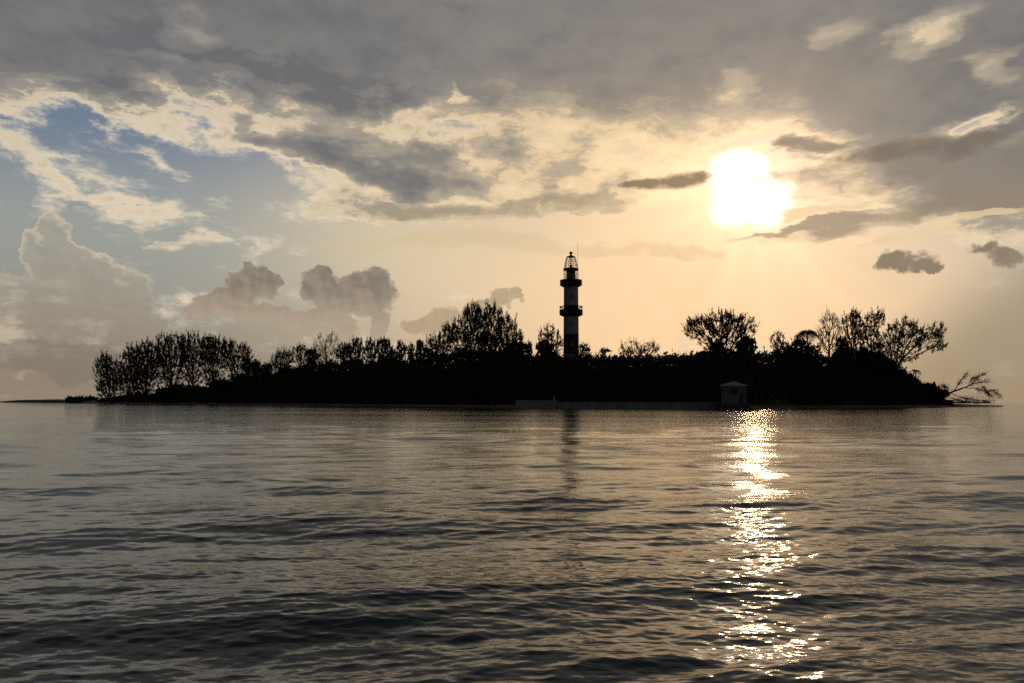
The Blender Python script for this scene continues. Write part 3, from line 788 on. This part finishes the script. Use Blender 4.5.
# ---------------------------------------------------------------- the fallen tree at the right end
def fallen():
    rg = seeded(91)
    Y = inl(955, 4)
    b = at(928, 400.5, Y)
    root = bpy.data.objects.new("fallen_tree", None); col.objects.link(root); root.location = b
    tag(root, "fallen leafless tree trailing its branches into the water at the right tip", "fallen tree")
    def line(pts, r0, r1, dy=0.0):
        """a limb through photo positions; dy leans it away in depth"""
        W_ = [np.array(at(x, y, Y + dy * i / max(1, len(pts) - 1))) for i, (x, y) in enumerate(pts)]
        P, Q = [], []
        for a, c in zip(W_[:-1], W_[1:]):
            for s in range(4):
                P.append(a + (c - a) * s / 4); Q.append(a + (c - a) * (s + 1) / 4)
        P = np.array(P); Q = np.array(Q); w = rg.normal(0, .05, (len(P) - 1, 3)); P[1:] += w; Q[:-1] += w
        rr = np.linspace(r0, r1, len(P) + 1)
        return P - np.array(b), Q - np.array(b), rr[:-1], rr[1:]
    trunk = [line([(928, 400.5), (942, 396), (955, 391), (963, 388)], .42, .26)]
    V, F = tubes(*[np.concatenate([t[i] for t in trunk]) for i in range(4)], 7)
    link_mesh("trunk", V, F, bare_wood, root, smooth=True)
    limbs = [([(954, 391), (960, 382), (967, 373)], .17, .09, 2), ([(963, 388), (973, 384), (990, 381)], .2, .05, -2), ([(963, 388), (974, 388), (984, 391), (992, 396)], .16, .04, -3), ([(970, 385), (978, 377), (984, 374)], .1, .03, 3),
             ([(968, 386), (972, 379), (976, 378)], .07, .02, 3), ([(984, 391), (993, 390), (1000, 396)], .1, .03, -2), ([(950, 393), (960, 397), (972, 400), (990, 401.5)], .15, .05, -3), ([(945, 396), (958, 400), (966, 402)], .12, .05, 3), ([(978, 384), (984, 388), (988, 393)], .06, .02, 1),
             ([(936, 398), (940, 392), (946, 390)], .09, .03, 2), ([(948, 394), (947, 388), (944, 386)], .07, .02, 2)]
    tips = []
    for pts, r0, r1, dy in limbs:
        L = line(pts, r0, r1, dy)
        seg = [L]
        P, Q = L[0], L[1]
        for _ in range(int(30 + 7 * len(P))):                # twigs
            i = rg.integers(len(P) // 3, len(P)); o = P[i] + (Q[i] - P[i]) * rg.uniform()
            d = (Q[i] - P[i]); d /= np.linalg.norm(d); d = d + rg.normal(0, .55, 3); d /= np.linalg.norm(d)
            l = rg.uniform(.7, 2.4); e1 = o + d * l * .5; d2 = d + rg.normal(0, .3, 3) + np.array([0, 0, -.1]); e2 = e1 + d2 * l * .5
            seg.append((np.array([o, e1]), np.array([e1, e2]), np.array([.045, .03]), np.array([.03, .014]))); tips += [e1, e2]
        V, F = tubes(*[np.concatenate([s[i] for s in seg]) for i in range(4)], 5)
        link_mesh("branch", V, F, bare_wood, root, smooth=True)
    tips = np.array(tips); k = rg.integers(0, len(tips), 900)
    low = np.stack([rg.uniform(-1, 19, 2600), rg.normal(0, 1.5, 2600), rg.uniform(-.6, 4.6, 2600) * rg.uniform(0, 1, 2600) ** 1.6 * (.6 + .4 * np.sin(np.arange(2600) * .37)) - .3], 1)
    low = np.array(at(934, 402, Y)) - np.array(b) + low
    C = np.concatenate([tips[k] + rg.normal(0, .2, (900, 3)), low])
    V, F = leaves(C, rg.normal(0, 1, C.shape), .45, .16, rg, .3)
    link_mesh("dead_leaves", V, F, leaf_b, root)
fallen()
# ---------------------------------------------------------------- masonry
white_paint = noise_mat("weathered_white_paint", (.28, .29, .30), (.44, .45, .46), .5, .7, .15)
black_paint = noise_mat("black_paint", (.018, .018, .02), (.035, .034, .034), .6, .6, .15)
concrete = noise_mat("concrete", (.26, .255, .245), (.40, .39, .37), .7, .85, .4)
dark_concrete = noise_mat("wet_concrete", (.07, .062, .052), (.13, .115, .10), .9, .7, .4)
metal = noise_mat("painted_metal", (.05, .05, .05), (.09, .09, .088), 2, .45, .1)
dark_glass, _nt, _b = new_mat("dark_glass")
_b.inputs['Base Color'].default_value = (.015, .018, .02, 1); _b.inputs['Roughness'].default_value = .08

def lathe(profile, n=32, cap=True):
    V = [(r * math.cos(2 * math.pi * i / n), r * math.sin(2 * math.pi * i / n), z) for r, z in profile for i in range(n)]
    F = [(j * n + i, j * n + (i + 1) % n, (j + 1) * n + (i + 1) % n, (j + 1) * n + i) for j in range(len(profile) - 1) for i in range(n)]
    if cap: F += [tuple(range(n))[::-1], tuple((len(profile) - 1) * n + i for i in range(n))]
    return V, F

def box(c, s):
    x, y, z = c; a, b_, h = s[0] / 2, s[1] / 2, s[2] / 2
    V = [(x + i * a, y + j * b_, z + k * h) for k in (-1, 1) for j in (-1, 1) for i in (-1, 1)]
    F = [(0, 2, 3, 1), (4, 5, 7, 6), (0, 1, 5, 4), (2, 6, 7, 3), (0, 4, 6, 2), (1, 3, 7, 5)]
    return V, F

def merge(parts):
    V, F = [], []
    for v, f in parts:
        o = len(V); V += [tuple(p) for p in v]; F += [tuple(int(i) + o for i in q_) for q_ in f]
    return V, F

def thing(name, label, cat, loc, group=None):
    o = bpy.data.objects.new(name, None); col.objects.link(o); o.location = loc
    return tag(o, label, cat, group)

def bevel(o, w=.04):
    m = o.modifiers.new("bevel", 'BEVEL'); m.width = w; m.segments = 2; m.limit_method = 'ANGLE'
    return o

# ---------------------------------------------------------------- lighthouse
def lighthouse():
    Y = 196.0; s = Y / FPX
    base = at(571.3, 401, Y); g = 1.2
    t = thing("lighthouse", "tall black and white banded lighthouse with two galleries and a lattice lantern", "lighthouse", (base.x, Y, g))
    zz = lambda y: at(571.3, y, Y).z - g
    def rr(px): return px * s / 2
    zs = [0, zz(355), zz(334.5), zz(315), zz(306), zz(285)]
    rad = lambda z: np.interp(z, [0, zz(286)], [rr(16.4), rr(14.5)])
    V, F = [], []; n = 36; mats = []
    lev = [(0, 0), (zz(355), 0), (zz(334.5), 1), (zz(315), 0), (zz(306.5), 1), (zz(285), 0)]
    prof = []
    cuts = sorted(set(zs + list(np.linspace(0, zz(285), 40))))
    V, F = lathe([(float(rad(z)), z) for z in cuts], n)
    tw = link_mesh("tower", V, F, [white_paint, black_paint], t, smooth=False)
    bands = [(zz(355), zz(334.5)), (zz(315.5), zz(305.5))]
    for p in tw.data.polygons:
        z = p.center.z; p.use_smooth = abs(p.normal.z) < .5
        p.material_index = 1 if any(a - .01 < z < b_ + .01 for a, b_ in bands) else 0
    bm_ = []
    # door and slit windows up the side that faces the water
    for z in (zz(380), zz(368), zz(345), zz(325), zz(296)):
        r_ = float(rad(z))
        w = link_mesh("window", *box((0, -r_ - .02, z), (.55, .22, 1.0)), black_paint, t); bevel(w)
        link_mesh("pane", *box((0, -r_ - .135, z), (.40, .03, .84)), dark_glass, w)
    d = link_mesh("door", *box((.0, -float(rad(1.1)) - .03, 1.1), (1.1, .2, 2.2)), metal, t); bevel(d)
    link_mesh("handle", *box((.38, -float(rad(1.1)) - .17, 1.05), (.06, .08, .18)), dark_glass, d)
    def gallery(zb, zt, zrail, dia, posts):
        r_ = rr(dia)
        core = float(rad(zb)) + .002
        # bracketed underside, floor slab and solid parapet, open in the middle
        pr = [(core, zb - .5), (r_ - .12, zb - .05), (r_, zb), (r_, zt), (r_ - .14, zt), (r_ - .14, zb + .22), (core, zb + .22)]
        V, F = lathe(pr, 40, cap=False)
        g_ = link_mesh("gallery", V, F, black_paint, t)
        P = []
        if zrail:
            V1, F1 = lathe([(r_ - .22, zrail - .1), (r_ - .02, zrail - .1), (r_ - .02, zrail + .12), (r_ - .22, zrail + .12), (r_ - .22, zrail - .1)], 40, cap=False)
            P.append((V1, F1))
            for i in range(posts):
                a = 2 * math.pi * i / posts
                P.append(box(((r_ - .12) * math.cos(a), (r_ - .12) * math.sin(a), (zt + zrail) / 2 - .05), (.07, .07, zrail - zt - .1)))
        if P: link_mesh("railing", *merge(P), black_paint, g_)
        return g_
    gallery(zz(315), zz(310), zz(307), 23.4, 20)
    gallery(zz(285.5), zz(280.3), None, 22.2, 0)
    # lantern room
    z0, z1 = zz(285), zz(270)
    V, F = lathe([(rr(9.2), z0), (rr(9.2), z1)], 16)
    lr = link_mesh("lantern_room", V, F, black_paint, t)
    for i in range(8):
        a = 2 * math.pi * (i + .5) / 8
        gl = link_mesh("pane", *box((0, 0, 0), (.62, .03, 1.5)), dark_glass, lr)
        gl.location = ((rr(9.2) + .02) * math.cos(a), (rr(9.2) + .02) * math.sin(a), (z0 + zz(272)) / 2 + .4); gl.rotation_euler.z = a + math.pi / 2
    P = []
    for i in range(10):
        a = 2 * math.pi * i / 10; P.append(box((rr(14.6) * math.cos(a), rr(14.6) * math.sin(a), (z0 + z1) / 2), (.10, .10, z1 - z0)))
    for zq in (zz(277.5), zz(274)):
        P.append(lathe([(rr(14.6) - .03, zq - .03), (rr(14.6) + .03, zq - .03), (rr(14.6) + .03, zq + .03), (rr(14.6) - .03, zq + .03), (rr(14.6) - .03, zq - .03)], 24, cap=False))
    link_mesh("post", *merge(P), white_paint, t)
    V, F = lathe([(rr(10), zz(270.6)), (rr(15.4), zz(270.3)), (rr(15.4), zz(268.6)), (rr(11.5), zz(268.2))], 24)
    link_mesh("lantern_roof", V, F, black_paint, t)
    # the lattice cage on top
    ringz = [zz(268.2), zz(264.8), zz(260.8), zz(257)]; ringd = [13.6, 12.8, 11.0, 8.8]
    A, B, ra, rb = [], [], [], []
    m = 10
    for (za, da), (zb, db) in zip(list(zip(ringz, ringd))[:-1], list(zip(ringz, ringd))[1:]):
        for i in range(m):
            a0 = 2 * math.pi * i / m; a1 = 2 * math.pi * (i + 1) / m
            pa = lambda r_, a, z: (rr(r_) * math.cos(a), rr(r_) * math.sin(a), z)
            A += [pa(da, a0, za), pa(da, a0, za), pa(db, a0, zb)]; B += [pa(db, a0, zb), pa(db, a1, zb), pa(db, a1, zb)]
            ra += [.05, .028, .05]
    V, F = tubes(np.array(A), np.array(B), np.array(ra), np.array(ra), 6)
    cage = link_mesh("lattice_cage", V, F, white_paint, t)
    V, F = lathe([(.3, zz(268)), (.32, zz(266)), (.14, zz(264)), (.12, zz(257.2))], 16)
    link_mesh("lamp", V, F, dark_glass, cage, smooth=True)
    V, F = lathe([(rr(8.6), zz(257.2)), (rr(8.6), zz(256.7)), (rr(3.0), zz(255.6)), (.18, zz(254.6)), (.42, zz(253.6)), (.42, zz(252.4)), (.05, zz(251.4))], 20)
    link_mesh("finial", V, F, metal, t, smooth=True)
    ax = (578.2 - 571.3) * s
    V, F = tubes(np.array([(ax, 0, zz(268.6)), (ax, 0, zz(252))]), np.array([(ax, 0, zz(252)), (ax, 0, zz(242))]), np.array([.045, .035]), np.array([.035, .022]), 6)
    link_mesh("antenna", V, F, metal, t)
lighthouse()

# ---------------------------------------------------------------- sea wall, block wall and hut
def water_row(x, Y): return at(x, 401, Y)
def wall_strip(name, label, pts, h0, h1, thick, mat, cap_mat, cat, z0=-.8):
    """a straight-sided wall following photo columns pts = [(x, Y)]"""
    a, c = (at(pts[0][0], 401, pts[0][1]), at(pts[-1][0], 401, pts[-1][1]))
    t = thing(name, label, cat, (a.x, a.y, 0))
    d = Vector((c.x - a.x, c.y - a.y, 0)); L = d.length
    t.rotation_euler.z = math.atan2(d.y, d.x)
    n = max(2, int(L / 3.2)); V, F = [], []
    parts = []
    for i in range(n):
        w = L / n
        parts.append(box((w * (i + .5), thick / 2, (z0 + h0) / 2), (w - .05, thick, h0 - z0)))
    bevel(link_mesh("wall", *merge(parts), mat, t), .03)
    bevel(link_mesh("coping", *box((L / 2, thick / 2, h0 + h1 / 2), (L + .1, thick + .16, h1)), cap_mat, t), .03)
    return t
wall_strip("sea_wall", "long low grey concrete sea wall along the water left of the hut", [(556, 171.5), (719, 162)], 1.1, .25, .8, concrete, concrete, "sea wall")
wall_strip("block_wall", "pale grey boxy quay wall on the shore in front of the big dark tree cluster", [(515.5, 171), (556, 170)], 1.5, .18, 2.6, concrete, concrete, "quay wall")
b_ = at(554, 396, 171.2)
t = thing("mooring_post", "short grey post rising at the right end of the pale quay wall", "post", (b_.x, 171.2, 1.68))
V, F = lathe([(.2, 0), (.2, .55), (.27, .6), (.27, .78), (.12, .84)], 16); link_mesh("shaft", V, F, concrete, t)

hut_paint = noise_mat("faded_grey_paint", (.18, .185, .19), (.27, .275, .28), .5, .8, .2)
def hut():
    Y = 157.0; s = Y / FPX
    c = at(734, 401, Y)
    zf = 1.05
    # its quay
    q_ = thing("hut_quay", "square dark concrete quay under the grey hut", "quay", (c.x, Y, 0))
    bevel(link_mesh("block", *box((-.1, 2.4, .05), (6.6, 7.6, 2.0)), dark_concrete, q_), .06)
    bevel(link_mesh("coping", *box((-.1, 2.4, 1.05 - .075 + .08), (6.75, 7.75, .14)), dark_concrete, q_), .03)
    zf = 1.13
    t = thing("hut", "small grey hut with low hipped roof standing at the water's edge", "hut", (c.x, Y + .2, zf))
    zz = lambda y: at(734, y, Y).z - zf
    t.rotation_euler.z = q_.rotation_euler.z = -math.atan2(c.x, Y)
    w = 24 * s; d = 4.6; he = zz(386.4); ht = zz(381.3); hs = zz(393.5)
    th = .22
    # walls with openings: solid lower part, corner piers, window pier, lintel
    P = [box((0, th / 2, hs / 2), (w, th, hs)), box((0, d - th / 2, he / 2), (w, th, he)), box((-w / 2 + th / 2, d / 2, he / 2), (th, d - 2 * th - .004, he))]
    P += [box((w / 2 - th / 2, d / 2 + .6, he / 2), (th, d - 1.2 - 2 * th - .004, he))]
    P += [box((x, th / 2, (hs + he - .5) / 2 + .001), (wd, th, he - hs - .5 - .004)) for x, wd in ((-w / 2 + .14, .28), (-w / 2 + 1.15, 1.15), (1.25, .75), (w / 2 - .32, .64))]
    P += [box((0, th / 2, he - .25), (w, th, .496))]
    link_mesh("wall", *merge(P), hut_paint, t)
    for x, wd in ((-.05, 1.25),):
        f = link_mesh("window", *merge([box((x, .03, hs + .04), (wd + .5, .3, .08)), box((x, .12, (hs + he - .5) / 2), (.06, .06, he - hs - .55))]), metal, t)
        link_mesh("pane", *box((x, .17, (hs + he - .5) / 2), (wd + .3, .03, he - hs - .52)), dark_glass, f)
    dr = link_mesh("door", *box((w / 2 - .95, -.03, 1.15), (.8, .07, 2.1)), metal, t)
    link_mesh("handle", *box((w / 2 - 1.22, -.09, 1.1), (.05, .06, .16)), dark_glass, dr)
    o = .35
    e = [(-w / 2 - o, -o, he + .003), (w / 2 + o, -o, he + .003), (w / 2 + o, d + o, he + .003), (-w / 2 - o, d + o, he + .003)]
    e2 = [(x, y, he + .16) for x, y, _ in e]
    V = e + e2 + [(-.35, d / 2, ht), (.35, d / 2, ht)]
    F = [(3, 2, 1, 0), (0, 1, 5, 4), (1, 2, 6, 5), (2, 3, 7, 6), (3, 0, 4, 7), (4, 5, 9, 8), (5, 6, 9), (6, 7, 8, 9), (7, 4, 8)]
    link_mesh("roof", V, F, concrete, t)
hut()
